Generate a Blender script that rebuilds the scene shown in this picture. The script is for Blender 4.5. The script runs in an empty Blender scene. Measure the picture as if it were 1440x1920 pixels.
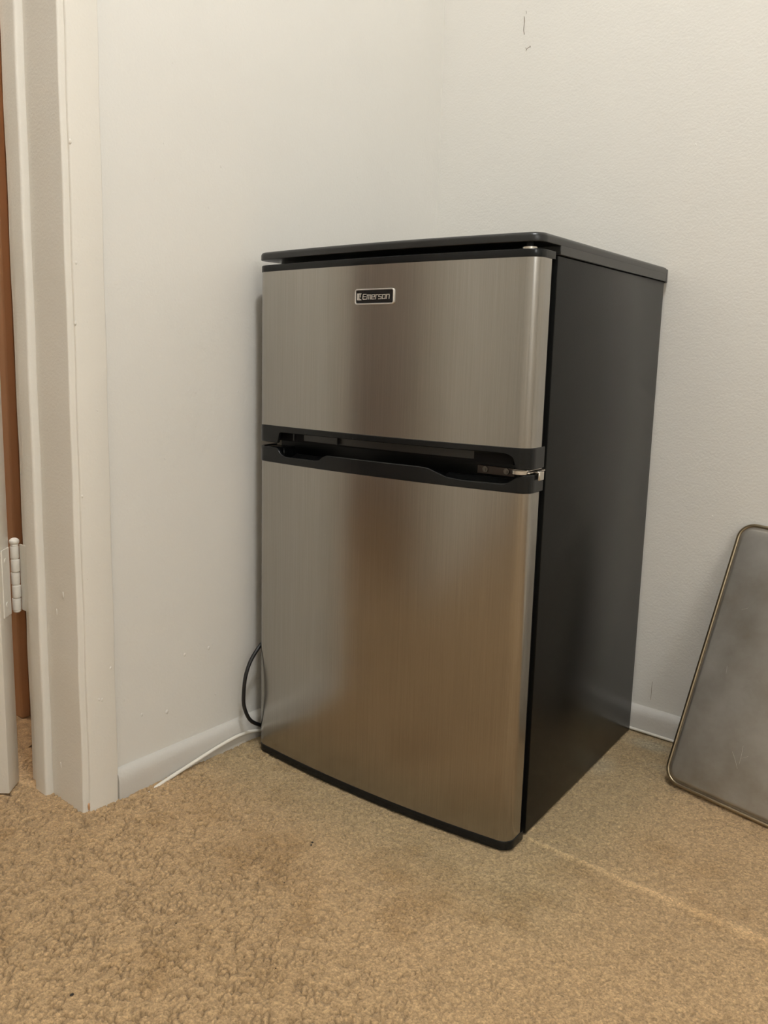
import bpy, bmesh, math, random
import numpy as np
from mathutils import Vector, Matrix
random.seed(5)
rng = np.random.default_rng(7)
scene = bpy.context.scene
COL = scene.collection

# ------------------------------------------------------------------ camera
F_PX, PX, PY = 1549.04, -70.10, -53.46
YAW, PIT, ROL = 0.7177, -0.1587, 0.0190
fwd = Vector((math.cos(PIT) * math.sin(-YAW), math.cos(PIT) * math.cos(YAW), math.sin(PIT)))
r0 = fwd.cross(Vector((0, 0, 1))).normalized()
u0 = r0.cross(fwd)
rt = math.cos(ROL) * r0 + math.sin(ROL) * u0
up = -math.sin(ROL) * r0 + math.cos(ROL) * u0
cd = bpy.data.cameras.new('camera')
cam = bpy.data.objects.new('camera', cd)
COL.objects.link(cam)
cam.matrix_world = Matrix(((rt.x, up.x, -fwd.x, 1.0439), (rt.y, up.y, -fwd.y, -1.468), (rt.z, up.z, -fwd.z, 0.689), (0, 0, 0, 1)))
cd.sensor_fit = 'VERTICAL'
cd.sensor_height = 36.0
cd.lens = F_PX / 1920 * 36.0
cd.shift_x = -PX / 1920
cd.shift_y = PY / 1920
cd.clip_start = 0.02
scene.camera = cam

# ------------------------------------------------------------------ world and light
w = bpy.data.worlds.new('world')
scene.world = w
w.use_nodes = True
w.node_tree.nodes['Background'].inputs[0].default_value = (1.0, 0.92, 0.82, 1)
w.node_tree.nodes['Background'].inputs[1].default_value = 0.03


def lamp(name, loc, power, col, size, rot=(0, 0, 0), kind='AREA'):
    l = bpy.data.lights.new(name, kind)
    l.energy = power
    l.color = col
    if kind == 'AREA':
        l.shape = 'DISK'
        l.size = size
    else:
        l.shadow_soft_size = size
    o = bpy.data.objects.new(name, l)
    o.location = loc
    o.rotation_euler = rot
    COL.objects.link(o)
    return o


lamp('ceiling_lamp_light', (1.04, -1.20, 2.33), 47.5, (0.97, 1.0, 1.03), 0.07, kind='POINT')
lamp('room_fill_light', (2.6, -2.1, 1.55), 32, (0.98, 1.0, 0.99), 0.30, kind='POINT')  # added fill for the walls, no known lamp stands here
lamp('hall_fill_light', (-1.05, -1.05, 2.15), 26, (1.0, 0.96, 0.90), 0.12, kind='POINT')  # unseen light added to brighten the hall and its reflection in the steel

scene.view_settings.view_transform = 'Standard'
scene.view_settings.look = 'None'
scene.view_settings.gamma = 1.0
scene.view_settings.use_curve_mapping = False
scene.view_settings.exposure = 0.0


# ------------------------------------------------------------------ helpers
def lin(r, g, b):
    f = lambda c: (c / 255 / 12.92) if c / 255 <= 0.04045 else ((c / 255 + 0.055) / 1.055) ** 2.4
    return (f(r), f(g), f(b), 1)


def new_mat(name):
    m = bpy.data.materials.new(name)
    m.use_nodes = True
    nt = m.node_tree
    b = nt.nodes['Principled BSDF']
    return m, nt, b


def N(nt, t, **k):
    n = nt.nodes.new(t)
    for a, v in k.items():
        setattr(n, a, v)
    return n


def plain(name, col, rough=0.5, metal=0.0, spec=0.5, bump=0.0, bscale=300, mottled=0.0, coat=0.0):
    m, nt, b = new_mat(name)
    b.inputs['Base Color'].default_value = col
    b.inputs['Roughness'].default_value = rough
    b.inputs['Metallic'].default_value = metal
    b.inputs['Specular IOR Level'].default_value = spec
    b.inputs['Coat Weight'].default_value = coat
    b.inputs['Coat Roughness'].default_value = 0.08
    tc = N(nt, 'ShaderNodeTexCoord')
    n = N(nt, 'ShaderNodeTexNoise')
    n.inputs['Scale'].default_value = bscale
    n.inputs['Detail'].default_value = 3
    nt.links.new(tc.outputs['Object'], n.inputs['Vector'])
    if bump:
        bp = N(nt, 'ShaderNodeBump')
        bp.inputs['Strength'].default_value = 1.0
        bp.inputs['Distance'].default_value = bump
        nt.links.new(n.outputs['Fac'], bp.inputs['Height'])
        nt.links.new(bp.outputs['Normal'], b.inputs['Normal'])
    if mottled:
        n2 = N(nt, 'ShaderNodeTexNoise')
        n2.inputs['Scale'].default_value = 9
        n2.inputs['Detail'].default_value = 6
        nt.links.new(tc.outputs['Object'], n2.inputs['Vector'])
        mx = N(nt, 'ShaderNodeMix', data_type='RGBA')
        mx.inputs['A'].default_value = [c * (1 - mottled) for c in col[:3]] + [1]
        mx.inputs['B'].default_value = [min(1, c * (1 + mottled)) for c in col[:3]] + [1]
        nt.links.new(n2.outputs['Fac'], mx.inputs['Factor'])
        nt.links.new(mx.outputs['Result'], b.inputs['Base Color'])
    return m


def wall_paint(name, col, amp=0.0006):
    m, nt, b = new_mat(name)
    b.inputs['Base Color'].default_value = col
    b.inputs['Roughness'].default_value = 0.55
    b.inputs['Specular IOR Level'].default_value = 0.35
    tc = N(nt, 'ShaderNodeTexCoord')
    n1 = N(nt, 'ShaderNodeTexNoise'); n1.inputs['Scale'].default_value = 260; n1.inputs['Detail'].default_value = 3
    n2 = N(nt, 'ShaderNodeTexNoise'); n2.inputs['Scale'].default_value = 34; n2.inputs['Detail'].default_value = 3
    n3 = N(nt, 'ShaderNodeTexNoise'); n3.inputs['Scale'].default_value = 3.5; n3.inputs['Detail'].default_value = 4
    for n in (n1, n2, n3):
        nt.links.new(tc.outputs['Object'], n.inputs['Vector'])
    ad = N(nt, 'ShaderNodeMath', operation='MULTIPLY_ADD')
    ad.inputs[1].default_value = 1.8
    nt.links.new(n2.outputs['Fac'], ad.inputs[0])
    nt.links.new(n1.outputs['Fac'], ad.inputs[2])
    bp = N(nt, 'ShaderNodeBump')
    bp.inputs['Distance'].default_value = amp
    bp.inputs['Strength'].default_value = 0.8
    nt.links.new(ad.outputs[0], bp.inputs['Height'])
    nt.links.new(bp.outputs['Normal'], b.inputs['Normal'])
    mx = N(nt, 'ShaderNodeMix', data_type='RGBA')
    mx.inputs['A'].default_value = [col[0] * 0.955, col[1] * 0.955, col[2] * 0.95, 1]
    mx.inputs['B'].default_value = [min(1, c * 1.03) for c in col[:3]] + [1]
    nt.links.new(n3.outputs['Fac'], mx.inputs['Factor'])
    nt.links.new(mx.outputs['Result'], b.inputs['Base Color'])
    return m


def obj(name, bm, mat, parent=None, smooth=False, kind=None, label=None):
    me = bpy.data.meshes.new(name)
    bmesh.ops.recalc_face_normals(bm, faces=bm.faces)
    bm.to_mesh(me)
    bm.free()
    if isinstance(mat, (list, tuple)):
        for m in mat:
            me.materials.append(m)
    else:
        me.materials.append(mat)
    o = bpy.data.objects.new(name, me)
    COL.objects.link(o)
    if smooth:
        me.polygons.foreach_set('use_smooth', [True] * len(me.polygons))
        me.set_sharp_from_angle(angle=math.radians(38))
    if parent:
        o.parent = parent
    if kind:
        o['kind'] = kind
    if label:
        o['label'] = label
    return o


def tag(o, label=None, cat=None, group=None, kind=None):
    if label: o['label'] = label
    if cat: o['category'] = cat
    if group: o['group'] = group
    if kind: o['kind'] = kind
    return o


def empty(name, loc, rz=0):
    o = bpy.data.objects.new(name, None)
    o.empty_display_size = 0.1
    o.location = loc
    o.rotation_euler = (0, 0, rz)
    COL.objects.link(o)
    return o


def box(bm, x0, x1, y0, y1, z0, z1, bev=0.0, seg=2, mi=0):
    vs = [bm.verts.new((x, y, z)) for x in (x0, x1) for y in (y0, y1) for z in (z0, z1)]
    q = [(0, 1, 3, 2), (4, 6, 7, 5), (0, 4, 5, 1), (2, 3, 7, 6), (0, 2, 6, 4), (1, 5, 7, 3)]
    fs = [bm.faces.new([vs[i] for i in a]) for a in q]
    for f in fs: f.material_index = mi
    if bev:
        es = list({e for f in fs for e in f.edges})
        bmesh.ops.bevel(bm, geom=es, offset=bev, segments=seg, profile=0.5, affect='EDGES')


def cyl(bm, c, r, z0, z1, n=20, axis='z', r2=None):
    r2 = r if r2 is None else r2
    a, b = [], []
    for i in range(n):
        t = 2 * math.pi * i / n
        for lst, rr, zz in ((a, r, z0), (b, r2, z1)):
            p = (c[0] + rr * math.cos(t), c[1] + rr * math.sin(t), c[2] + zz)
            if axis == 'y': p = (c[0] + rr * math.cos(t), c[1] + zz, c[2] + rr * math.sin(t))
            if axis == 'x': p = (c[0] + zz, c[1] + rr * math.cos(t), c[2] + rr * math.sin(t))
            lst.append(bm.verts.new(p))
    bm.faces.new(a); bm.faces.new(b)
    for i in range(n):
        bm.faces.new((a[i], a[(i + 1) % n], b[(i + 1) % n], b[i]))


def dome(bm, c, r, flat=(1, 1, 1), nu=10, nv=6):
    res = bmesh.ops.create_uvsphere(bm, u_segments=nu, v_segments=nv, radius=r)
    for v in res['verts']:
        v.co = Vector((v.co.x * flat[0] + c[0], v.co.y * flat[1] + c[1], v.co.z * flat[2] + c[2]))


def offset_outline(pts, d):
    """closed CCW outline moved inward by d"""
    n = len(pts)
    out = []
    for i in range(n):
        p0, p1, p2 = pts[i - 1], pts[i], pts[(i + 1) % n]
        e1 = Vector((p1[0] - p0[0], p1[1] - p0[1])).normalized()
        e2 = Vector((p2[0] - p1[0], p2[1] - p1[1])).normalized()
        n1 = Vector((-e1.y, e1.x)); n2 = Vector((-e2.y, e2.x))
        m = (n1 + n2)
        m = m / max(0.3, m.dot(n1))
        out.append((p1[0] + m.x * d, p1[1] + m.y * d))
    return out


def loft(bm, pts, layers, cap=True):
    rings = []
    for ins, z in layers:
        rings.append([bm.verts.new((p[0], p[1], z)) for p in offset_outline(pts, ins)])
    n = len(pts)
    for a, b in zip(rings, rings[1:]):
        for i in range(n):
            bm.faces.new((a[i], a[(i + 1) % n], b[(i + 1) % n], b[i]))
    if cap:
        bm.faces.new(rings[0][::-1]); bm.faces.new(rings[-1])


def edge_layers(z0, z1, rb, rtp, k=4):
    L = []
    for i in range(k + 1):
        a = math.pi / 2 * i / k
        L.append((rb * (1 - math.sin(a)), z0 + rb * (1 - math.cos(a))))
    for i in range(k + 1):
        a = math.pi / 2 * i / k
        L.append((rtp * (1 - math.cos(a)), z1 - rtp * (1 - math.sin(a))))
    return L


def tube(bm, pts, r, n=10, sub=6):
    P = [Vector(p) for p in pts]
    # Catmull-Rom
    S = []
    for i in range(len(P) - 1):
        a = P[i - 1] if i else P[0] * 2 - P[1]
        b, c = P[i], P[i + 1]
        d = P[i + 2] if i + 2 < len(P) else P[-1] * 2 - P[-2]
        for k in range(sub):
            t = k / sub
            S.append(0.5 * ((2 * b) + (c - a) * t + (2 * a - 5 * b + 4 * c - d) * t * t + (3 * b - a - 3 * c + d) * t ** 3))
    S.append(P[-1])
    rings = []
    ref = Vector((0.13, 0.2, 1)).normalized()
    for i, p in enumerate(S):
        t = (S[min(i + 1, len(S) - 1)] - S[max(i - 1, 0)]).normalized()
        s = t.cross(ref).normalized(); q = s.cross(t)
        rings.append([bm.verts.new(p + r * (math.cos(2 * math.pi * k / n) * s + math.sin(2 * math.pi * k / n) * q)) for k in range(n)])
    for a, b in zip(rings, rings[1:]):
        for k in range(n):
            bm.faces.new((a[k], a[(k + 1) % n], b[(k + 1) % n], b[k]))
    bm.faces.new(rings[0]); bm.faces.new(rings[-1])


# ------------------------------------------------------------------ materials
WALL = wall_paint('wall_paint', lin(228, 225, 218), 0.0006)
BASEB = wall_paint('baseboard_paint', lin(208, 204, 197), 0.0006)
TRIM = wall_paint('trim_paint', lin(231, 226, 216), 0.0005)
TRIM.node_tree.nodes['Principled BSDF'].inputs['Roughness'].default_value = 0.33
HALL = wall_paint('hall_paint', lin(190, 187, 184))
CEIL = wall_paint('ceiling_paint', lin(232, 228, 220))
BROWN = plain('brown_wood', lin(216, 172, 132), 0.5, bump=0.0004, bscale=60, mottled=0.12)
BROWN2 = plain('dark_brown_wood', lin(190, 146, 108), 0.5, mottled=0.1)
BLACK = plain('black_plastic', (0.008, 0.0085, 0.0088, 1), 0.2, spec=0.26, bump=0.00005, bscale=900)
COVER = plain('black_cover_plastic', (0.014, 0.015, 0.015, 1), 0.30, bump=0.00015, bscale=900)
CAB = plain('cabinet_paint', (0.0045, 0.0047, 0.0042, 1), 0.30, bump=0.00010, bscale=700, spec=0.20)
RUBBER = plain('black_rubber', (0.004, 0.004, 0.005, 1), 0.7, spec=0.2)
INNER = plain('recess_plastic', (0.016, 0.0165, 0.017, 1), 0.3)
SILVER = plain('bright_metal', (0.62, 0.58, 0.52, 1), 0.28, metal=1.0)
CHROME = plain('badge_chrome', (0.86, 0.84, 0.81, 1), 0.34, metal=0.9)
BADGE = plain('badge_black', (0.006, 0.006, 0.007, 1), 0.25)
SCREW = plain('screw_steel', (0.30, 0.27, 0.24, 1), 0.35, metal=1.0)
PLATE = plain('bracket_metal', (0.16, 0.13, 0.115, 1), 0.45, metal=0.9)
CORD = plain('black_cord_rubber', (0.008, 0.008, 0.009, 1), 0.42)
WCABLE = plain('white_cable_plastic', lin(236, 231, 220), 0.4, mottled=0.06)
DIRT = plain('dark_speck', (0.02, 0.014, 0.01, 1), 0.8)


def stainless():
    m, nt, b = new_mat('brushed_stainless')
    tc = N(nt, 'ShaderNodeTexCoord')
    mp = N(nt, 'ShaderNodeMapping'); mp.inputs['Scale'].default_value = (900, 900, 7)
    n = N(nt, 'ShaderNodeTexNoise'); n.inputs['Scale'].default_value = 1.0; n.inputs['Detail'].default_value = 3
    mp2 = N(nt, 'ShaderNodeMapping'); mp2.inputs['Scale'].default_value = (60, 60, 0.6)
    n2 = N(nt, 'ShaderNodeTexNoise'); n2.inputs['Scale'].default_value = 1.0; n2.inputs['Detail'].default_value = 2
    nt.links.new(tc.outputs['Object'], mp.inputs[0]); nt.links.new(mp.outputs[0], n.inputs[0])
    nt.links.new(tc.outputs['Object'], mp2.inputs[0]); nt.links.new(mp2.outputs[0], n2.inputs[0])
    ad = N(nt, 'ShaderNodeMath', operation='MULTIPLY_ADD'); ad.inputs[1].default_value = 0.22
    nt.links.new(n2.outputs['Fac'], ad.inputs[0]); nt.links.new(n.outputs['Fac'], ad.inputs[2])
    cr = N(nt, 'ShaderNodeValToRGB')
    cr.color_ramp.elements[0].position = 0.40; cr.color_ramp.elements[0].color = (0.345, 0.33, 0.305, 1)
    cr.color_ramp.elements[1].position = 0.95; cr.color_ramp.elements[1].color = (0.41, 0.392, 0.365, 1)
    nt.links.new(ad.outputs[0], cr.inputs[0]); nt.links.new(cr.outputs[0], b.inputs['Base Color'])
    b.inputs['Metallic'].default_value = 1.0
    b.inputs['Roughness'].default_value = 0.22
    b.inputs['Anisotropic'].default_value = 0.0
    bp = N(nt, 'ShaderNodeBump'); bp.inputs['Distance'].default_value = 0.00002; bp.inputs['Strength'].default_value = 0.5
    nt.links.new(n.outputs['Fac'], bp.inputs['Height']); nt.links.new(bp.outputs['Normal'], b.inputs['Normal'])
    return m


STEEL = stainless()


def pan_metal():
    m, nt, b = new_mat('worn_aluminium')
    tc = N(nt, 'ShaderNodeTexCoord')
    n = N(nt, 'ShaderNodeTexNoise'); n.inputs['Scale'].default_value = 7; n.inputs['Detail'].default_value = 7; n.inputs['Roughness'].default_value = 0.6
    nt.links.new(tc.outputs['Object'], n.inputs[0])
    cr = N(nt, 'ShaderNodeValToRGB')
    cr.color_ramp.elements[0].position = 0.32; cr.color_ramp.elements[0].color = (0.30, 0.265, 0.215, 1)
    cr.color_ramp.elements[1].position = 0.72; cr.color_ramp.elements[1].color = (0.52, 0.50, 0.46, 1)
    nt.links.new(n.outputs['Fac'], cr.inputs[0]); nt.links.new(cr.outputs[0], b.inputs['Base Color'])
    n2 = N(nt, 'ShaderNodeTexNoise'); n2.inputs['Scale'].default_value = 26; n2.inputs['Detail'].default_value = 8; n2.inputs['Distortion'].default_value = 1.0
    nt.links.new(tc.outputs['Object'], n2.inputs[0])
    mr = N(nt, 'ShaderNodeMapRange'); mr.inputs['To Min'].default_value = 0.38; mr.inputs['To Max'].default_value = 0.62
    nt.links.new(n2.outputs['Fac'], mr.inputs['Value']); nt.links.new(mr.outputs['Result'], b.inputs['Roughness'])
    b.inputs['Metallic'].default_value = 0.75
    return m


PAN = pan_metal()
RIM = plain('tarnished_rim', (0.36, 0.29, 0.19, 1), 0.30, metal=0.95, mottled=0.35)


# ------------------------------------------------------------------ room shell
H, XR, YF = 2.42, 3.3, -3.7
OP0, OP1 = -0.862, -1.625            # door opening along the left wall
bm = bmesh.new(); box(bm, -0.14, XR + 0.12, 0.0, 0.12, -0.05, H)
wb = tag(obj('wall_back', bm, WALL), kind='structure')
bm = bmesh.new()
box(bm, -0.135, 0.0, OP0 + 0.015, 0.0, -0.05, H)
box(bm, -0.135, 0.0, YF, OP1 - 0.015, -0.05, H)
box(bm, -0.135, 0.0, OP1 - 0.015, OP0 + 0.015, 2.05, H)
wl = tag(obj('wall_left', bm, WALL), kind='structure')
bm = bmesh.new(); box(bm, XR, XR + 0.12, YF, 0, -0.05, H)
tag(obj('wall_right', bm, WALL), kind='structure')
bm = bmesh.new(); box(bm, -0.14, XR + 0.12, YF - 0.12, YF, -0.05, H)
tag(obj('wall_front', bm, WALL), kind='structure')
bm = bmesh.new(); box(bm, -1.9, XR + 0.12, YF - 0.12, 0.12, H, H + 0.08)
tag(obj('ceiling', bm, CEIL), kind='structure')
# hall beyond the doorway
bm = bmesh.new(); box(bm, -1.5, -0.145, -0.75, -0.70, -0.05, H)
tag(obj('wall_hall', bm, BROWN), kind='structure')
bm = bmesh.new(); box(bm, -1.6, -1.5, -3.0, -0.70, -0.05, H)
tag(obj('wall_hall_far', bm, HALL), kind='structure')
bm = bmesh.new(); box(bm, -1.6, -0.14, -3.1, -3.0, -0.05, H)
tag(obj('wall_hall_end', bm, HALL), kind='structure')
bm = bmesh.new(); box(bm, -0.43, -0.36, -0.768, -0.7505, 0.0, 2.3, 0.003)
tag(obj('trim_3', bm, BROWN2), kind='structure')


def extrude_profile(bm, prof, axis, a, b):
    """prof: list of 2D points; axis 'y': (x,z) extruded along y; 'x': (y,z) along x; 'z': (x,y) along z"""
    def P(p, t):
        return {'y': (p[0], t, p[1]), 'x': (t, p[0], p[1]), 'z': (p[0], p[1], t)}[axis]
    A = [bm.verts.new(P(p, a)) for p in prof]
    B = [bm.verts.new(P(p, b)) for p in prof]
    n = len(prof)
    for i in range(n):
        bm.faces.new((A[i], A[(i + 1) % n], B[(i + 1) % n], B[i]))
    bm.faces.new(A); bm.faces.new(B)


# baseboards with a rounded top edge
prof = [(0, -0.03), (0.0115, -0.03), (0.0125, 0.020), (0.0120, 0.031), (0.0100, 0.0385), (0.006, 0.0435), (0.0015, 0.0465), (0, 0.0465)]
bm = bmesh.new(); extrude_profile(bm, prof, 'y', -0.8035, -0.0)
tag(obj('baseboard_left', bm, BASEB, smooth=True), kind='structure')
bm = bmesh.new(); extrude_profile(bm, [(-p[0], p[1]) for p in prof], 'x', 0.0, XR)
tag(obj('baseboard_back', bm, BASEB, smooth=True), kind='structure')

# door frame: casing, jamb and stop (children of one trim)
frame = empty('trim_1', (0, OP0, 0)); frame['kind'] = 'structure'


def wobble_board(bm, x0, x1, y0, y1, z0, z1, r, n=60, amp=0.0004):
    """vertical board with rounded, slightly uneven painted edges"""
    out = []
    for (cx, cy, a0) in ((x1 - r, y1 - r, 0), (x0 + r, y1 - r, 90), (x0 + r, y0 + r, 180), (x1 - r, y0 + r, 270)):
        for k in range(4):
            a = math.radians(a0 + 30 * k)
            out.append((cx + r * math.cos(a), cy + r * math.sin(a)))
    rings = []
    for i in range(n + 1):
        z = z0 + (z1 - z0) * i / n
        dx = amp * (math.sin(z * 23 + x0 * 90) + 0.6 * math.sin(z * 61 + y0 * 40)); dy = amp * (math.sin(z * 31 + 2 + y0 * 70) + 0.5 * random.uniform(-1, 1))
        rings.append([bm.verts.new((p[0] + dx * 0.3, p[1] + dy, z)) for p in out])
    for a, b in zip(rings, rings[1:]):
        for i in range(len(out)):
            bm.faces.new((a[i], a[(i + 1) % len(out)], b[(i + 1) % len(out)], b[i]))
    bm.faces.new(rings[0]); bm.faces.new(rings[-1])


def fr_obj(name, bm, mat, smooth=True, **k):
    for v in bm.verts: v.co.y -= OP0
    return obj(name, bm, mat, frame, smooth, **k)


bm = bmesh.new(); wobble_board(bm, -0.002, 0.0105, -0.8525, -0.8040, -0.012, 2.11, 0.0022); fr_obj('casing', bm, TRIM)
bm = bmesh.new(); wobble_board(bm, -0.144, 0.0065, OP0, OP0 + 0.0165, -0.010, 2.05, 0.0022); fr_obj('jamb', bm, TRIM)
bm = bmesh.new(); wobble_board(bm, -0.113, -0.079, OP0 - 0.0125, OP0 + 0.002, 0.0, 2.05, 0.004); fr_obj('door_stop', bm, TRIM)
bm = bmesh.new(); wobble_board(bm, -0.002, 0.0105, OP1 - 0.058, OP1 - 0.0095, -0.012, 2.11, 0.0022); fr_obj('casing', bm, TRIM)
bm = bmesh.new(); wobble_board(bm, -0.144, 0.0065, OP1 - 0.0165, OP1, -0.010, 2.05, 0.0022); fr_obj('jamb', bm, TRIM)
bm = bmesh.new(); box(bm, -0.002, 0.0105, OP1 - 0.058, OP0 + 0.058, 2.058, 2.11, 0.002); fr_obj('head_casing', bm, TRIM)
bm = bmesh.new(); box(bm, -0.144, 0.0065, OP1, OP0, 2.035, 2.05, 0.002); fr_obj('head_jamb', bm, TRIM)
# chipped paint at the foot of the casing, crack shadow beside it painted as a dark strip
bm = bmesh.new()
dome(bm, (0.0072, -0.8535, 0.008), 0.006, (0.35, 0.32, 1.0)); fr_obj('paint_chip', bm, BROWN2)
bm = bmesh.new()
z = 0.09
while z < 0.42:
    h = random.uniform(0.006, 0.024)
    y = -0.8036 + random.uniform(-0.0003, 0.0003)
    box(bm, 0.0, 0.0007, y - random.uniform(0.0002, 0.0005), y + 0.0003, z, z + h)
    z += h + random.uniform(0.0, 0.012)
fr_obj('paint_crack', bm, plain('crack_shadow', (0.10, 0.075, 0.05, 1), 0.9), smooth=False)
# paint drips on the trim
bm = bmesh.new()
for x, y, z, r in ((0.0105, -0.851, 0.955, 0.0022), (0.0105, -0.848, 0.80, 0.0016), (0.0105, -0.852, 0.72, 0.0018), (0.0105, -0.828, 0.17, 0.0018), (0.0105, -0.833, 0.172, 0.0015),
                   (0.0105, -0.850, 0.48, 0.0014), (0.0105, -0.812, 0.215, 0.0018), (0.0105, -0.846, 0.36, 0.0014), (0.0105, -0.822, 0.60, 0.0012)):
    dome(bm, (x, y, z), r, (0.5, 1, 1.6), 8, 6)
for x, z in ((-0.055, 0.055), (-0.03, 0.33), (-0.05, 0.30)):
    dome(bm, (x, OP0, z), 0.0018, (1, 0.5, 3), 8, 6)
fr_obj('paint_drip', bm, TRIM)

# the door standing ajar into the hall
PINX, PINY = -0.1535, -0.8705
door = empty('door_1', (-0.1213, -0.9125, 0)); door['kind'] = 'structure'
leafdir = Vector((-0.756, -0.655, 0)); edge = Vector((-0.655, 0.756, 0))
ang = math.atan2(leafdir.y, leafdir.x)
door.rotation_euler = (0, 0, ang)     # local +x runs along the leaf, local -y is toward the hinge edge
T = 0.040
bm = bmesh.new(); box(bm, 0.0, 0.735, -T, 0.0, 0.003, 2.02, 0.0018)
obj('door_leaf', bm, TRIM, door, True)
for z0, z1 in ((0.20, 0.78), (0.95, 1.85)):
    for y in (-T - 0.002, -0.003):
        bm = bmesh.new(); box(bm, 0.12, 0.62, y, y + 0.005, z0, z1, 0.002)
        obj('door_panel', bm, TRIM, door, True)
bm = bmesh.new(); cyl(bm, (0.67, 0.0, 0.93), 0.011, 0.0, 0.04, 20, 'y'); dome(bm, (0.67, 0.055, 0.93), 0.026, (1, 0.8, 1), 20, 14)
obj('door_knob', bm, SILVER, door, True)

# hinge: five painted knuckles, ball tip and two leaves
hinge = empty('hinge_body', (PINX, PINY, 0.282)); hinge.name = 'door_hinge'
hinge['kind'] = 'structure'; hinge.parent = door
inv = (Matrix.Translation(door.location) @ Matrix.Rotation(ang, 4, 'Z')).inverted()
hinge.matrix_local = inv @ Matrix.Translation((PINX, PINY, 0.282))
for k in range(5):
    bm = bmesh.new(); r = 0.0066
    sh = 0.0006 * (1 if k % 2 else -1)
    pts = [(r * math.cos(2 * math.pi * i / 20) + sh, r * math.sin(2 * math.pi * i / 20)) for i in range(20)]
    loft(bm, pts, edge_layers(k * 0.0206, k * 0.0206 + 0.0193, 0.0012, 0.0012, 3))
    obj('knuckle', bm, TRIM, hinge, True)
bm = bmesh.new(); cyl(bm, (0, 0, 0), 0.0052, 0.0, 0.104, 14); dome(bm, (0, 0, 0.109), 0.0078, (1, 1, 0.75), 18, 10); cyl(bm, (0, 0, 0), 0.0060, 0.102, 0.106, 16); dome(bm, (0, 0, -0.001), 0.006, (1, 1, 0.6), 14, 8)
obj('hinge_pin', bm, TRIM, hinge, True)
# leaf on the door edge (towards the room) and leaf on the jamb
bm = bmesh.new(); box(bm, -0.0014, 0.0006, -T + 0.003, -0.011, 0.281, 0.386, 0.0006); obj('hinge_leaf', bm, TRIM, door)
bm = bmesh.new()
for z in (0.30, 0.368): cyl(bm, (-0.0014, -0.022, z), 0.0042, -0.0009, 0.0, 14, 'x')
obj('screw', bm, TRIM, door, True)
bm = bmesh.new(); box(bm, -0.152, -0.118, OP0 - 0.0016, OP0 + 0.001, 0.281, 0.386, 0.0005); fr_obj('hinge_leaf', bm, TRIM, smooth=False)

# marks and bumps in the wall paint
bm = bmesh.new()
tube(bm, [(0.1830, -0.0002, 1.316), (0.1842, -0.0002, 1.308), (0.1836, -0.0002, 1.300), (0.1835, -0.0002, 1.292), (0.1850, -0.0002, 1.284)], 0.0006, 6, 4)
tube(bm, [(0.1905, -0.0002, 1.2535), (0.1925, -0.0002, 1.2575), (0.1985, -0.0002, 1.2600)], 0.00045, 6, 4)
tube(bm, [(0.1895, -0.0002, 1.2600), (0.1915, -0.0002, 1.2560)], 0.0004, 6, 2)
tube(bm, [(0.1985, -0.0002, 1.2620), (0.2000, -0.0002, 1.2580)], 0.0004, 6, 2)
tube(bm, [(0.1868, -0.0002, 1.325), (0.1875, -0.0002, 1.320)], 0.0004, 6, 2)
obj('scuff_mark', bm, plain('scuff', lin(120, 108, 92), 0.9), wb, label='small dark scuffs near the top of the wall')
bm = bmesh.new()
tube(bm, [(0.5208, -0.0001, 0.098), (0.5204, -0.0001, 0.088), (0.5206, -0.0001, 0.075), (0.5203, -0.0001, 0.062)], 0.0004, 6, 3)
obj('hairline_crack', bm, plain('crack_line', lin(150, 138, 122), 0.9), wb)
bm = bmesh.new()
for (y, z, r) in ((-0.8095, 0.845, 0.0028), (-0.61, 0.905, 0.0014), (-0.617, 0.192, 0.0026), (-0.609, 0.196, 0.0012), (-0.667, 0.194, 0.0022), (-0.752, 0.118, 0.0022),
                  (-0.704, 0.107, 0.0027), (-0.603, 0.106, 0.0018), (-0.783, 0.152, 0.0013), (-0.55, 0.62, 0.0012), (-0.585, 0.97, 0.0015), (-0.70, 0.52, 0.0011), (-0.66, 0.72, 0.001), (-0.60, 0.44, 0.0012)):
    dome(bm, (0.0, y, z), r, (0.45, 1, 1.4), 10, 6)
for k in range(26):
    dome(bm, (0.0, random.uniform(-0.79, -0.15), random.uniform(0.1, 1.5)), random.uniform(0.0006, 0.0011), (0.5, 1, 1.3), 6, 4)
obj('paint_bump', bm, WALL, wl, True, kind='stuff')
bm = bmesh.new()
for (x, z, r) in ((0.105, 0.885, 0.0014), (0.118, 1.03, 0.001), (0.52, 1.04, 0.0013), (0.60, 0.42, 0.0012), (0.56, 0.72, 0.001)):
    dome(bm, (x, 0.0, z), r, (1, 0.45, 1.4), 8, 6)
for k in range(26):
    dome(bm, (random.uniform(0.03, 1.2), 0.0, random.uniform(0.1, 1.4)), random.uniform(0.0006, 0.0011), (1, 0.5, 1.3), 6, 4)
obj('paint_bump', bm, WALL, wb, True, kind='stuff')


# ------------------------------------------------------------------ carpet floor
def vnoise(X, Y, s, seed):
    r = np.random.default_rng(seed)
    T_ = r.random((256, 256))
    x = X / s; y = Y / s
    xi = np.floor(x).astype(int); yi = np.floor(y).astype(int)
    fx = x - xi; fy = y - yi
    fx = fx * fx * (3 - 2 * fx); fy = fy * fy * (3 - 2 * fy)
    g = lambda a, b: T_[a % 256, b % 256]
    return (g(xi, yi) * (1 - fx) + g(xi + 1, yi) * fx) * (1 - fy) + (g(xi, yi + 1) * (1 - fx) + g(xi + 1, yi + 1) * fx) * fy


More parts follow.
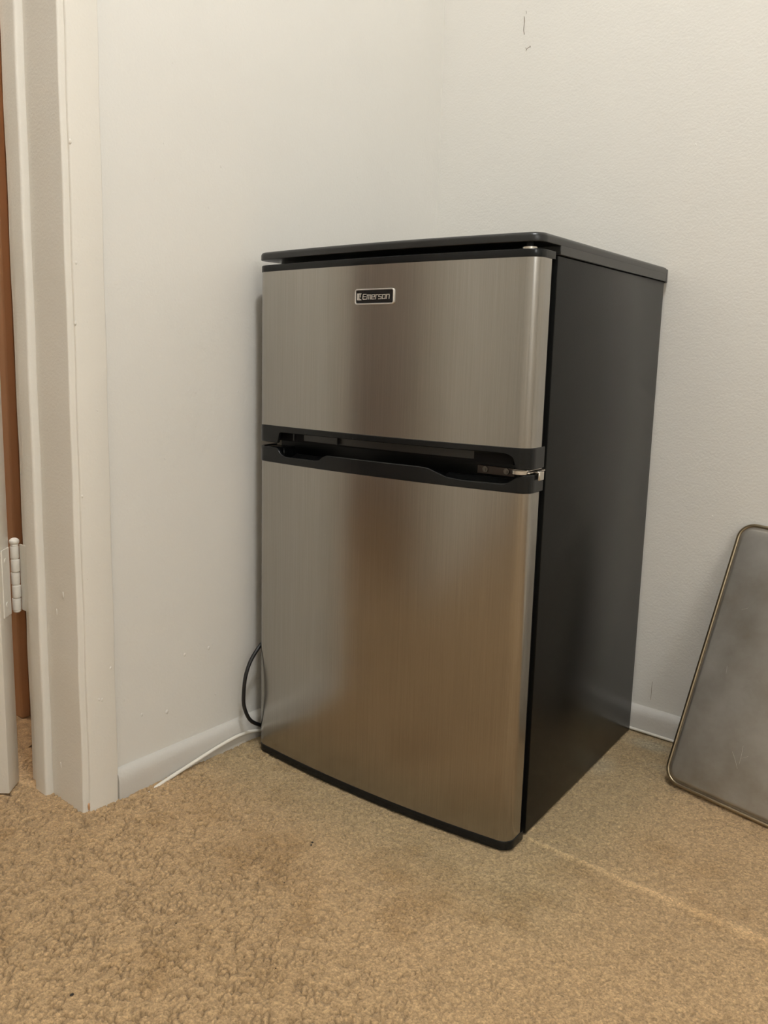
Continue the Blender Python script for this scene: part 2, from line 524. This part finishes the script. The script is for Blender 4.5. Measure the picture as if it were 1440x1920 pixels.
def worley(X, Y, s, seed):
    """distance to the border between jittered cells of size s (0 at the border), and a random value per cell"""
    r = np.random.default_rng(seed)
    JX = r.random((256, 256)); JY = r.random((256, 256)); JV = r.random((256, 256))
    x = X / s; y = Y / s
    xi = np.floor(x).astype(int); yi = np.floor(y).astype(int)
    f1 = np.full(X.shape, 9.0); f2 = np.full(X.shape, 9.0); val = np.zeros(X.shape)
    for i in (-1, 0, 1):
        for j in (-1, 0, 1):
            a = (xi + i) % 256; b = (yi + j) % 256
            d = np.hypot(xi + i + JX[a, b] - x, yi + j + JY[a, b] - y)
            nf = d < f1
            f2 = np.where(nf, f1, np.minimum(f2, d)); val = np.where(nf, JV[a, b], val); f1 = np.where(nf, d, f1)
    return (f2 - f1), val, f1


def carpet_mat():
    m, nt, b = new_mat('carpet_pile')
    at = N(nt, 'ShaderNodeAttribute'); at.attribute_name = 'tone'
    tc = N(nt, 'ShaderNodeTexCoord')
    n = N(nt, 'ShaderNodeTexNoise'); n.inputs['Scale'].default_value = 420; n.inputs['Detail'].default_value = 3; n.inputs['Roughness'].default_value = 0.7
    nt.links.new(tc.outputs['Object'], n.inputs[0])
    mr = N(nt, 'ShaderNodeMapRange'); mr.inputs['From Min'].default_value = 0.3; mr.inputs['From Max'].default_value = 0.7; mr.inputs['To Min'].default_value = 0.62; mr.inputs['To Max'].default_value = 1.38
    nt.links.new(n.outputs['Fac'], mr.inputs['Value'])
    vm = N(nt, 'ShaderNodeVectorMath', operation='SCALE')
    nt.links.new(at.outputs['Color'], vm.inputs[0]); nt.links.new(mr.outputs['Result'], vm.inputs['Scale'])
    nt.links.new(vm.outputs['Vector'], b.inputs['Base Color'])
    b.inputs['Roughness'].default_value = 0.95
    b.inputs['Specular IOR Level'].default_value = 0.15
    b.inputs['Sheen Weight'].default_value = 0.15
    bp = N(nt, 'ShaderNodeBump'); bp.inputs['Distance'].default_value = 0.0016; bp.inputs['Strength'].default_value = 0.7
    nt.links.new(n.outputs['Fac'], bp.inputs['Height']); nt.links.new(bp.outputs['Normal'], b.inputs['Normal'])
    return m


CARPET = carpet_mat()
BASE = np.array(lin(186, 156, 117)[:3])


def seg_dist(X, Y, a, b):
    ax, ay = a; bx, by = b
    dx, dy = bx - ax, by - ay
    t = np.clip(((X - ax) * dx + (Y - ay) * dy) / (dx * dx + dy * dy), 0, 1)
    return np.hypot(X - ax - t * dx, Y - ay - t * dy), t


def carpet_fields(X, Y, fine=True):
    c = math.cos(0.25); s = math.sin(0.25)
    U = X * c + Y * s; V = -X * s + Y * c
    wx = vnoise(X, Y, 0.03, 21) * 0.010; wy = vnoise(X, Y, 0.03, 22) * 0.010
    nr = 1 / (1 + np.exp(-(-Y - 0.80 + 0.45 * (0.45 - X)) / 0.09))          # shaggier towards the room, pressed flat by the corner
    e1, v1, f1 = worley((U + wx) , (V + wy) * 0.50, 0.0078, 1)
    e2, v2, f2 = worley(X + wy * 0.3, Y, 0.0030, 2)
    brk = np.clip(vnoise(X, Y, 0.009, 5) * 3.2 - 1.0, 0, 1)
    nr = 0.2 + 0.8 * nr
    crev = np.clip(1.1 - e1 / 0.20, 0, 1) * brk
    fine_ = np.clip(1 - e2 / 0.35, 0, 1)
    z = 0.0010 * (1 - f1) * nr + 0.0012 * v2 * (0.5 + 0.5 * nr) + 0.0012 * vnoise(X, Y, 0.012, 4) + 0.003 * (vnoise(X, Y, 0.17, 9) - 0.5)
    z = z - crev * (0.0003 + 0.0052 * nr) - fine_ * 0.0007 + (rng.random(X.shape) - 0.5) * 0.0006 - 0.0010
    # tone
    t = np.ones(X.shape)
    big = vnoise(X, Y, 0.11, 11) * 0.6 + vnoise(X, Y, 0.045, 12) * 0.3 + vnoise(X, Y, 0.02, 13) * 0.1
    t *= 0.93 + 0.14 * big
    t *= 0.80 + 0.40 * v2
    t *= 1 - crev * (0.06 + 0.34 * nr)  # occlusion inside the crevices painted into the pile colour
    t *= 1 - 0.12 * fine_  # gaps between the fine tufts darkened likewise
    col = np.ones(X.shape + (3,)) * BASE
    st = np.clip((vnoise(X + 3, Y, 0.09, 14) * 0.65 + vnoise(X, Y + 3, 0.03, 15) * 0.35 - 0.60) * 5, 0, 1)
    col *= (1 - st[..., None] * np.array([0.14, 0.17, 0.22]))
    # pile brushed pale along an old furniture line, with a soft trough beside it
    d, k = seg_dist(X, Y + 0.003 * (vnoise(X, Y, 0.03, 16) - 0.5), (0.530, -0.4615), (0.838, -0.4566))
    wd = 0.0035 + 0.006 * k
    rl = np.exp(-(d / wd) ** 2)
    t *= 1 + 0.36 * rl
    z += 0.002 * rl
    # flattened greyish patch beside the fridge
    for (px, py, rx, ry, g) in ((0.545, -0.050, 0.035, 0.022, 1.0), (0.51, -0.185, 0.022, 0.035, 0.6), (0.60, -0.12, 0.03, 0.015, 0.35)):
        q = np.exp(-(((X - px) / rx) ** 2 + ((Y - py) / ry) ** 2) ** 1.5 * 0.9) * g
        col = col * (1 - q[..., None] * 0.5) + np.array(lin(196, 182, 158)[:3]) * q[..., None] * 0.5
        z -= 0.0008 * q
    # darker, greyer zone around the fridge foot
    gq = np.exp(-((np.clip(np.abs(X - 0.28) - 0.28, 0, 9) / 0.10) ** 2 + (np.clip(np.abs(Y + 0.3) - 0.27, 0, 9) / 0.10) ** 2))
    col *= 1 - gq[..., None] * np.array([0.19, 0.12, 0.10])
    for (px, py, r, g) in ((0.142, -0.735, 0.035, .5), (0.10, -0.80, 0.03, .5), (0.43, -0.665, 0.022, .5), (0.325, -0.775, 0.03, .55), (0.40, -0.80, 0.022, .5), (0.58, -0.60, 0.02, .4),
                           (0.66, -0.50, 0.03, .4), (0.74, -0.36, 0.04, .45), (0.66, -0.35, 0.03, .4), (0.18, -0.62, 0.03, .4), (0.35, -0.93, 0.045, .35), (0.44, -0.90, 0.04, .3), (0.10, -0.70, 0.03, .4)):
        q = np.exp(-((X - px) ** 2 + (Y - py) ** 2) / r ** 2 * (0.6 + 1.3 * vnoise(X, Y, 0.025, 31))) * g
        col *= 1 - q[..., None] * np.array([0.22, 0.27, 0.36])
    col *= t[..., None]
    return z, np.clip(col, 0, 1)


def grid_mesh(name, x0, x1, y0, y1, step, mat, parent=None):
    nx = int(round((x1 - x0) / step)) + 1; ny = int(round((y1 - y0) / step)) + 1
    X, Y = np.meshgrid(np.linspace(x0, x1, nx), np.linspace(y0, y1, ny))
    X = X + (rng.random(X.shape) - 0.5) * step * 0.5 * (step < 0.01); Y = Y + (rng.random(X.shape) - 0.5) * step * 0.5 * (step < 0.01)
    Z, C = carpet_fields(X, Y)
    co = np.stack([X, Y, Z], -1).reshape(-1, 3).astype(np.float32)
    i = np.arange(nx * ny).reshape(ny, nx)
    q = np.stack([i[:-1, :-1], i[:-1, 1:], i[1:, 1:], i[1:, :-1]], -1).reshape(-1)
    me = bpy.data.meshes.new(name)
    me.vertices.add(len(co)); me.vertices.foreach_set('co', co.ravel())
    nf = len(q) // 4
    me.loops.add(len(q)); me.loops.foreach_set('vertex_index', q.astype(np.int32))
    me.polygons.add(nf); me.polygons.foreach_set('loop_start', np.arange(0, 4 * nf, 4, dtype=np.int32))
    me.polygons.foreach_set('use_smooth', np.ones(nf, bool))
    me.update(calc_edges=True)
    a = me.attributes.new('tone', 'FLOAT_COLOR', 'POINT')
    a.data.foreach_set('color', np.concatenate([C.reshape(-1, 3), np.ones((len(co), 1))], 1).astype(np.float32).ravel())
    me.materials.append(mat)
    o = bpy.data.objects.new(name, me); COL.objects.link(o)
    if parent: o.parent = parent
    return o


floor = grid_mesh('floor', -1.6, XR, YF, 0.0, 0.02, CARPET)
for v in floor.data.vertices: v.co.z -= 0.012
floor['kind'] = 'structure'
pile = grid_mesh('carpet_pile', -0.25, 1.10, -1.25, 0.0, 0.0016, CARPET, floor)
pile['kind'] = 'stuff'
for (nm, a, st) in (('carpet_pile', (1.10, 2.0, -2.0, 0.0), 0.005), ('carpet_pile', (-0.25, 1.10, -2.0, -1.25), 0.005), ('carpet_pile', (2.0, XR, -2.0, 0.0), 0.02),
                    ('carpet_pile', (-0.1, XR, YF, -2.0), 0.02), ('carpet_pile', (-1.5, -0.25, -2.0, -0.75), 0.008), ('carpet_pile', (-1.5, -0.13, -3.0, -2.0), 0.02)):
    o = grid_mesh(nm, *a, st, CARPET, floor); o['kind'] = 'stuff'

# ------------------------------------------------------------------ the fridge (local frame: x along the front, y towards the wall)
fridge = empty('mini_fridge', (0.0364, -0.4898, 0.0), 0.0628)
tag(fridge, 'black two-door mini fridge with brushed stainless doors standing on the carpet in the corner', 'fridge')
UL, UR, DEP = 0.004, 0.4847, 0.4420
bm = bmesh.new(); box(bm, UL, UR, 0.0, DEP, 0.002, 0.8165, 0.0015, 2)
obj('cabinet', bm, CAB, fridge, True, label='dark grey painted cabinet body')


def front_v(u):
    return -0.0565 - 0.0150 * (1 - ((u - 0.245) / 0.242) ** 2)


def door_outline(back, l=0.004, r=0.4862, rad=0.019, n=36, shift=0.0):
    """CCW seen from above: start back-left, go down the left side, along the bowed front, up the right side"""
    pts = [(l, back)]
    fl = front_v(l + rad) + shift; frr = front_v(r - rad) + shift
    pts.append((l, (back + fl + rad) / 2))
    for k in range(9):
        a = math.pi + (math.pi / 2 - 0.06) * k / 8
        pts.append((l + rad + rad * math.cos(a), fl + rad + rad * math.sin(a)))
    for k in range(1, n):
        u = l + rad + (r - l - 2 * rad) * k / n
        pts.append((u, front_v(u) + shift))
    for k in range(9):
        a = -math.pi / 2 + 0.06 + (math.pi / 2 - 0.06) * k / 8
        pts.append((r - rad + rad * math.cos(a), frr + rad + rad * math.sin(a)))
    pts.append((r, (back + frr + rad) / 2))
    pts.append((r, back))
    return pts


# top cover: overhanging bowed slab and skirt over the cabinet
bm = bmesh.new()
out = door_outline(0.4415, 0.001, 0.4875, 0.020, shift=-0.0005)
loft(bm, out, edge_layers(0.8288, 0.8408, 0.0012, 0.0055, 5))
box(bm, 0.0012, 0.4874, 0.0005, 0.4415, 0.8172, 0.8300, 0.0008, 1)
obj('top_cover', bm, COVER, fridge, True)
bm = bmesh.new(); box(bm, 0.006, 0.4865, 0.4427, 0.4540, 0.8150, 0.8385, 0.002, 3)
obj('rear_trim', bm, COVER, fridge, True)

# freezer door
SK = door_outline(-0.022)
SKC = door_outline(-0.0135, 0.0032, 0.4872, 0.020, shift=-0.0008)
bm = bmesh.new(); loft(bm, SK, [(0, 0.5685), (0, 0.8110)])
fz = obj('freezer_door', bm, STEEL, fridge, True, label='brushed stainless upper door')
bm = bmesh.new(); loft(bm, SKC, edge_layers(0.8102, 0.8204, 0.0006, 0.0014, 3))
obj('top_cap', bm, BLACK, fz, True)
bm = bmesh.new(); box(bm, 0.012, 0.478, -0.016, 0.0, 0.545, 0.806, 0.001, 1)
obj('gasket', bm, RUBBER, fz)


def interp(x, tab):
    xs = [t[0] for t in tab]; ys = [t[1] for t in tab]
    return float(np.interp(x, xs, ys))


def smooth_tab(tab, k=5):
    """round the corners of a piecewise-linear table"""
    xs = np.linspace(tab[0][0], tab[-1][0], 400)
    ys = np.interp(xs, [t[0] for t in tab], [t[1] for t in tab])
    ker = np.ones(k) / k
    yp = np.pad(ys, k // 2, mode='edge')
    return list(zip(xs, np.convolve(yp, ker, 'valid')[:400]))


def dense(pts, step=0.0012):
    o = []
    for a, b in zip(pts, pts[1:]):
        L = math.hypot(b[0] - a[0], b[1] - a[1]); n = max(1, int(L / step))
        for k in range(n): o.append((a[0] + (b[0] - a[0]) * k / n, a[1] + (b[1] - a[1]) * k / n))
    o.append(pts[-1])
    return o


def wall_strip(bm, pts, thick, ztop, zbot, rnd=0.0008):
    """band along the open outline (back-left ... back-right); ztop, zbot are functions of u"""
    P = dense(pts)
    Pi = offset_outline(P, thick)
    Pi[0] = (P[0][0] + thick, P[0][1]); Pi[-1] = (P[-1][0] - thick, P[-1][1])
    Pm = offset_outline(P, rnd); Pm[0] = (P[0][0] + rnd, P[0][1]); Pm[-1] = (P[-1][0] - rnd, P[-1][1])
    rings = []
    for p, q, m in zip(P, Pi, Pm):
        zt, zb = ztop(p[0]), zbot(p[0])
        rings.append([bm.verts.new(c) for c in ((p[0], p[1], zb + rnd), (p[0], p[1], zt - rnd), (m[0], m[1], zt), (q[0], q[1], zt), (q[0], q[1], zb), (m[0], m[1], zb))])
    for a, b in zip(rings, rings[1:]):
        for i in range(6):
            bm.faces.new((a[i], b[i], b[(i + 1) % 6], a[(i + 1) % 6]))
    bm.faces.new(rings[0]); bm.faces.new(rings[-1])


# black grip band under the freezer door
zb_tab = smooth_tab([(0.0, 0.5418), (0.0535, 0.5418), (0.0545, 0.5548), (0.0585, 0.5590), (0.2, 0.5602), (0.44, 0.5608), (0.456, 0.5598), (0.4640, 0.5560), (0.4672, 0.5505), (0.4680, 0.5410), (0.49, 0.5405)], 3)
bm = bmesh.new()
wall_strip(bm, SKC, 0.005, lambda u: 0.5692, lambda u: interp(u, zb_tab))
loft(bm, offset_outline(SKC, 0.0045), [(0, 0.5600), (0, 0.5690)])
obj('grip_band', bm, BLACK, fz, True, label='glossy black grip band under the freezer door')
bm = bmesh.new()
# inner faces of the finger recess: gray shelf wall, deeper at both ends, with one rib
P = [(u, front_v(u) + 0.022) for u in np.linspace(0.088, 0.459, 30)]
A = [bm.verts.new((p[0], p[1], 0.5470)) for p in P]; B = [bm.verts.new((p[0], p[1], 0.5602)) for p in P]
A2 = [bm.verts.new((p[0], p[1] + 0.012, 0.5455)) for p in P]; B2 = [bm.verts.new((p[0], p[1] + 0.012, 0.5602)) for p in P]
for i in range(len(P) - 1):
    bm.faces.new((A[i], A[i + 1], B[i + 1], B[i])); bm.faces.new((A2[i], A[i], A[i + 1], A2[i + 1])[::-1]); bm.faces.new((B[i], B[i + 1], B2[i + 1], B2[i])); bm.faces.new((A2[i + 1], A2[i], B2[i], B2[i + 1]))
bm.faces.new((A[0], B[0], B2[0], A2[0])); bm.faces.new((A[-1], A2[-1], B2[-1], B[-1]))
box(bm, 0.1655, 0.1675, front_v(0.166) + 0.016, front_v(0.166) + 0.024, 0.5475, 0.5600)
box(bm, 0.070, 0.073, -0.045, -0.02, 0.5455, 0.5600)
obj('finger_recess', bm, INNER, fz, True)
bm = bmesh.new(); loft(bm, offset_outline(SKC, 0.030), [(0, 0.5440), (0, 0.5600)])
obj('door_liner', bm, RUBBER, fz)

# fridge door
bm = bmesh.new(); loft(bm, SK, [(0, 0.0148), (0, 0.5100)])
fd = obj('fridge_door', bm, STEEL, fridge, True, label='brushed stainless lower door')
bm = bmesh.new(); loft(bm, SKC, edge_layers(0.0015, 0.0150, 0.001, 0.0008, 3))
obj('bottom_cap', bm, BLACK, fd, True)
bm = bmesh.new(); box(bm, 0.012, 0.478, -0.020, 0.0, 0.018, 0.516, 0.001, 1)
obj('gasket', bm, RUBBER, fd)
zt_tab = smooth_tab([(0.0, 0.5338), (0.050, 0.5336), (0.0545, 0.5315), (0.060, 0.5245), (0.070, 0.5208), (0.135, 0.5216), (0.144, 0.5235), (0.153, 0.5300), (0.160, 0.5318), (0.325, 0.5320), (0.341, 0.5310), (0.357, 0.5255),
                    (0.3710, 0.5212), (0.395, 0.5196), (0.452, 0.5202), (0.459, 0.5225), (0.469, 0.5300), (0.478, 0.5335), (0.49, 0.5338)], 5)
bm = bmesh.new()
wall_strip(bm, SKC, 0.0042, lambda u: interp(u, zt_tab), lambda u: 0.5090, 0.0011)
loft(bm, offset_outline(SKC, 0.0035), [(0, 0.5092), (0, 0.5150)])
box(bm, 0.0080, 0.050, -0.0440, -0.016, 0.513, 0.5325, 0.001, 1)
box(bm, 0.4745, 0.4820, -0.0460, -0.016, 0.513, 0.5325, 0.001, 1)
obj('grip_band', bm, BLACK, fd, True, label='glossy black grip band with two scooped finger pulls')
for a, b in ((0.062, 0.150), (0.352, 0.462)):
    bm = bmesh.new()
    U_ = np.linspace(a, b, 12)
    rows = [[bm.verts.new((u, front_v(u) + d, z)) for u in U_] for d, z in ((0.018, 0.5152), (0.036, 0.5222), (0.038, 0.5222), (0.038, 0.5140))]
    for p, q in zip(rows, rows[1:]):
        for k in range(11): bm.faces.new((p[k], p[k + 1], q[k + 1], q[k]))
    obj('finger_scoop', bm, INNER, fd)

# middle hinge bracket with screws, top hinge bushing
bm = bmesh.new()
box(bm, 0.382, 0.440, -0.0030, 0.0, 0.5215, 0.5335, 0.0005, 1)
hb = obj('hinge_bracket', bm, PLATE, fridge)
bm = bmesh.new()
box(bm, 0.4590, 0.4840, -0.050, -0.001, 0.5348, 0.5372, 0.0005, 1)
box(bm, 0.4610, 0.4830, -0.052, -0.010, 0.5385, 0.5400, 0.0004, 1)
box(bm, 0.4845, 0.4920, -0.036, -0.022, 0.5348, 0.5378, 0.0008, 1)
box(bm, 0.4895, 0.4922, -0.036, -0.022, 0.5255, 0.5378, 0.0008, 1)
cyl(bm, (0.470, -0.050, 0), 0.0105, 0.5345, 0.5392, 24)
obj('hinge_arm', bm, SILVER, hb, True, label='silver hinge arm')
for u in (0.3955, 0.4285):
    bm = bmesh.new(); cyl(bm, (u, 0, 0.5285), 0.0042, -0.0055, -0.003, 18, 'y'); cyl(bm, (u, 0, 0.5285), 0.0020, -0.0068, -0.0055, 6, 'y')
    obj('screw', bm, SCREW, hb, True)
bm = bmesh.new(); cyl(bm, (0.4680, -0.050, 0), 0.0095, 0.8200, 0.8226, 24); th = obj('top_hinge', bm, SILVER, fridge, True, label='silver top hinge bushing')
bm = bmesh.new(); cyl(bm, (0.4680, -0.050, 0), 0.0045, 0.8226, 0.8292, 16)
obj('pin', bm, RUBBER, th, True)

# badge
BU, BZ, BW, BH = 0.2445, 0.7660, 0.0685, 0.0222
bv = front_v(BU)


def rrect(w_, h_, r, n=6):
    o = []
    for (cx, cz, a0) in ((w_ / 2 - r, h_ / 2 - r, 0), (-w_ / 2 + r, h_ / 2 - r, 90), (-w_ / 2 + r, -h_ / 2 + r, 180), (w_ / 2 - r, -h_ / 2 + r, 270)):
        for k in range(n + 1):
            a = math.radians(a0 + 90 * k / n); o.append((cx + r * math.cos(a), cz + r * math.sin(a)))
    return o


def stand_up(bm):
    """(x, y, z) built flat -> x along front, y up, z out of the door"""
    for v in bm.verts:
        x, y, z = v.co
        v.co = (BU + x, front_v(BU + x) - z, BZ + y)


bm = bmesh.new(); loft(bm, rrect(BW, BH, 0.0042), [(0.0, -0.001), (0.0, 0.0018), (0.0006, 0.0026), (0.0016, 0.0026), (0.0022, 0.0016), (0.0022, -0.001)], cap=False)
stand_up(bm); obj('badge_frame', bm, CHROME, fz, True)
bm = bmesh.new()
R_ = rrect(BW - 0.0044, BH - 0.0044, 0.0022)
loft(bm, R_, [(0, -0.001), (0, 0.0014)])
stand_up(bm); obj('badge_plate', bm, BADGE, fz)
# lettering from square strokes
bm = bmesh.new()
ST = 0.00108


def stroke(bm, a, b, z0=0.0013, z1=0.0021):
    a = Vector(a); b = Vector(b); d = (b - a).normalized(); n_ = Vector((-d.y, d.x)) * ST / 2; e = d * ST / 2
    c = [a - e - n_, b + e - n_, b + e + n_, a - e + n_]
    lo = [bm.verts.new((p.x, p.y, z0)) for p in c]; hi = [bm.verts.new((p.x, p.y, z1)) for p in c]
    bm.faces.new(lo); bm.faces.new(hi)
    for i in range(4): bm.faces.new((lo[i], lo[(i + 1) % 4], hi[(i + 1) % 4], hi[i]))


G = {'E': (1.15, [[(1, 1), (0.15, 1), (0, .85), (0, .15), (.15, 0), (1, 0)], [(0, .5), (.9, .5)]]),
     'm': (1.35, [[(0, 0), (0, .85), (1, .85), (1, 0)], [(.5, .85), (.5, 0)]]),
     'e': (1.0, [[(0, .42), (1, .42), (1, .85), (0, .85), (0, 0), (1, 0)]]),
     'r': (.65, [[(0, 0), (0, .85), (1, .85)]]),
     's': (.95, [[(1, .85), (0, .85), (0, .42), (1, .42), (1, 0), (0, 0)]]),
     'o': (1.0, [[(0, 0), (0, .85), (1, .85), (1, 0), (0, 0)]]),
     'n': (1.0, [[(0, 0), (0, .85), (.85, .85), (1, .7), (1, 0)]])}
x = -0.0195; hh = 0.0068; ww = 0.0046
for ch in 'Emerson':
    wd_, polys = G[ch]
    for pl in polys:
        for a, b in zip(pl, pl[1:]):
            f = lambda p: (x + p[0] * ww * wd_ + 0.10 * (p[1] - .5) * hh, -hh / 2 + p[1] * hh)
            stroke(bm, f(a), f(b))
    x += ww * wd_ + 0.00215
ex = -0.0292
for a, b in (((0, -.0042), (0, .0042)), ((0, .0042), (.0062, .0042)), ((0, -.0042), (.0062, -.0042)), ((.0026, -.0024), (.0026, .0042)), ((.0050, -.0002), (.0050, .0042)), ((.0026, -.0024), (.0062, -.0042)), ((.0014, -.004), (.0014, .004))):
    stroke(bm, (ex + a[0], a[1]), (ex + b[0], b[1]))
stand_up(bm); obj('badge_lettering', bm, CHROME, fz)

# ------------------------------------------------------------------ cords
bm = bmesh.new()
tube(bm, [(0.012, -0.30, 0.215), (0.018, -0.40, 0.218), (0.026, -0.47, 0.206), (0.033, -0.514, 0.191), (0.035, -0.5355, 0.180), (0.035, -0.554, 0.161), (0.035, -0.5655, 0.137), (0.035, -0.5700, 0.1076),
          (0.035, -0.5690, 0.083), (0.035, -0.5564, 0.0555), (0.034, -0.5351, 0.0385), (0.032, -0.5132, 0.030), (0.025, -0.45, 0.028), (0.0185, -0.36, 0.028), (0.018, -0.30, 0.028)], 0.0033, 12, 8)
tag(obj('power_cord', bm, CORD, smooth=True), 'black power cord looping out behind the left side of the mini fridge', 'cord')
bm = bmesh.new()
tube(bm, [(0.0300, -0.790, -0.010), (0.023, -0.7569, -0.004), (0.020, -0.7344, 0.0005), (0.0175, -0.6703, 0.0095), (0.0165, -0.6134, 0.0180), (0.0165, -0.5653, 0.0222), (0.0165, -0.534, 0.0195), (0.0165, -0.499, 0.0105),
          (0.0168, -0.43, 0.002), (0.0175, -0.38, -0.006)], 0.0030, 12, 8)
tag(obj('white_cable', bm, WCABLE, smooth=True), 'white cable rising along the left baseboard beside the black power cord', 'cable')
bm = bmesh.new()
tube(bm, [(0.40, -0.0155, -0.007), (0.45, -0.0155, 0.0010), (0.485, -0.0154, 0.0030), (0.53, -0.0156, 0.0034), (0.58, -0.0158, 0.0034), (0.70, -0.0160, 0.003), (0.90, -0.0162, 0.002), (1.4, -0.017, 0.001)], 0.0026, 12, 8)
tag(obj('white_cable', bm, WCABLE, smooth=True), 'thin white cable along the foot of the wall between the fridge and the tray', 'cable')

# ------------------------------------------------------------------ sheet pan leaning on the wall, underside to the room
ph, ta, rho = -0.13869, 0.39553, -0.030
b_ = Vector((math.cos(ph), math.sin(ph), 0)); n0 = Vector((-math.sin(ph), math.cos(ph), 0))
w_ = math.cos(ta) * Vector((0, 0, 1)) + math.sin(ta) * n0
b2 = math.cos(rho) * b_ + math.sin(rho) * w_; w2 = -math.sin(rho) * b_ + math.cos(rho) * w_
nn = b2.cross(w2)          # out of the pan's underside, to the room
pan = empty('sheet_pan', (0.6101, -0.1713, 0.006))
pan.matrix_world = Matrix(((b2.x, w2.x, nn.x, 0.6101), (b2.y, w2.y, nn.y, -0.1713), (b2.z, w2.z, nn.z, 0.006), (0, 0, 0, 1)))
tag(pan, 'worn aluminium sheet pan leaning on the wall at right, underside facing the room', 'baking tray')
PW, PL = 0.330, 0.448


def rr0(w0, h0, r, ins, n=8):
    return [(p[0] + w0 / 2, p[1] + h0 / 2) for p in rrect(w0 - 2 * ins, h0 - 2 * ins, max(0.004, r - ins * 0.6), n)]


bm = bmesh.new()
outs = []
for ins, z in ((0.0035, 0.0005), (0.0066, 0.0006), (0.0078, 0.0014), (0.0098, 0.0052), (0.0112, 0.0066), (0.0140, 0.0072)):
    outs.append([bm.verts.new((p[0], p[1], z)) for p in rr0(PW, PL, 0.024, ins)])
ins_in = []
for ins, z in ((0.0140, 0.0060), (0.0106, 0.0044), (0.0060, -0.0008)):
    ins_in.append([bm.verts.new((p[0], p[1], z)) for p in rr0(PW, PL, 0.024, ins)])
n = len(outs[0])
allr = outs
for a, b in zip(outs, outs[1:]):
    for i in range(n): bm.faces.new((a[i], a[(i + 1) % n], b[(i + 1) % n], b[i]))
bm.faces.new(outs[-1])
for a, b in zip(ins_in, ins_in[1:]):
    for i in range(n): bm.faces.new((a[i], b[i], b[(i + 1) % n], a[(i + 1) % n]))
bm.faces.new(ins_in[0][::-1])
for i in range(n): bm.faces.new((outs[0][i], ins_in[-1][i], ins_in[-1][(i + 1) % n], outs[0][(i + 1) % n]))
me_o = obj('pan_body', bm, PAN, pan, True)
bm = bmesh.new()
R1 = rr0(PW, PL, 0.026, 0.0032)
rings = []
for p, q in zip(R1, offset_outline(R1, 1.0)):
    d = Vector((q[0] - p[0], q[1] - p[1])).normalized()
    rings.append([bm.verts.new((p[0] + d.x * 0.0032 * math.cos(t), p[1] + d.y * 0.0032 * math.cos(t), -0.0005 + 0.0032 * math.sin(t))) for t in [2 * math.pi * k / 10 for k in range(10)]])
for i in range(len(rings)):
    a, b = rings[i], rings[(i + 1) % len(rings)]
    for k in range(10): bm.faces.new((a[k], a[(k + 1) % 10], b[(k + 1) % 10], b[k]))
obj('rolled_rim', bm, RIM, pan, True, label='tarnished brassy rolled rim')
bm = bmesh.new()
for _ in range(9):
    x0 = random.uniform(0.03, 0.28); y0 = random.uniform(0.03, 0.42); a = random.uniform(0.4, 2.6); L = random.uniform(0.006, 0.03)
    tube(bm, [(x0, y0, 0.0072), (x0 + L / 2 * math.cos(a), y0 + L / 2 * math.sin(a), 0.0073), (x0 + L * math.cos(a + .05), y0 + L * math.sin(a + .05), 0.0072)], 0.00018, 5, 3)
obj('scratches', bm, CHROME, pan, kind='stuff')

# ------------------------------------------------------------------ specks on the carpet
def speck(x, y, size, label, z=0.002):
    bm = bmesh.new()
    dome(bm, (0, 0, 0), size, (1.0, 0.6, 0.5), 8, 6)
    for v in bm.verts: v.co += Vector((random.uniform(-1, 1), random.uniform(-1, 1), random.uniform(-.5, .5))) * size * 0.18
    o = obj('crumb', bm, DIRT, smooth=True); o.location = (x, y, z); o.rotation_euler = (0, 0, random.uniform(0, 3))
    tag(o, label, 'crumb', 'dark crumbs on the carpet')


speck(0.3085, -0.6845, 0.0019, 'upper of the paired dark crumbs on the carpet before the fridge')
speck(0.3115, -0.6900, 0.0019, 'lower of the paired dark crumbs on the carpet before the fridge')
speck(0.3117, -1.0615, 0.0022, 'dark crumb on the carpet near the lower left corner of the photo')
speck(0.5284, -0.6069, 0.0009, 'faint fleck on the carpet below the front edge of the fridge')
for x_, y_, r_, lb in ((0.0923, -0.8616, 0.0011, 'tiny dark crumb on the carpet closest to the door casing'), (0.3031, -0.9177, 0.0012, 'small dark crumb on the shaggy carpet left of centre foreground'),
                       (0.3432, -0.7741, 0.0009, 'faint tiny crumb just below the paired crumbs'), (0.4447, -0.8872, 0.0010, 'tiny crumb in the foreground carpet near the bottom edge')):
    speck(x_, y_, r_, lb)
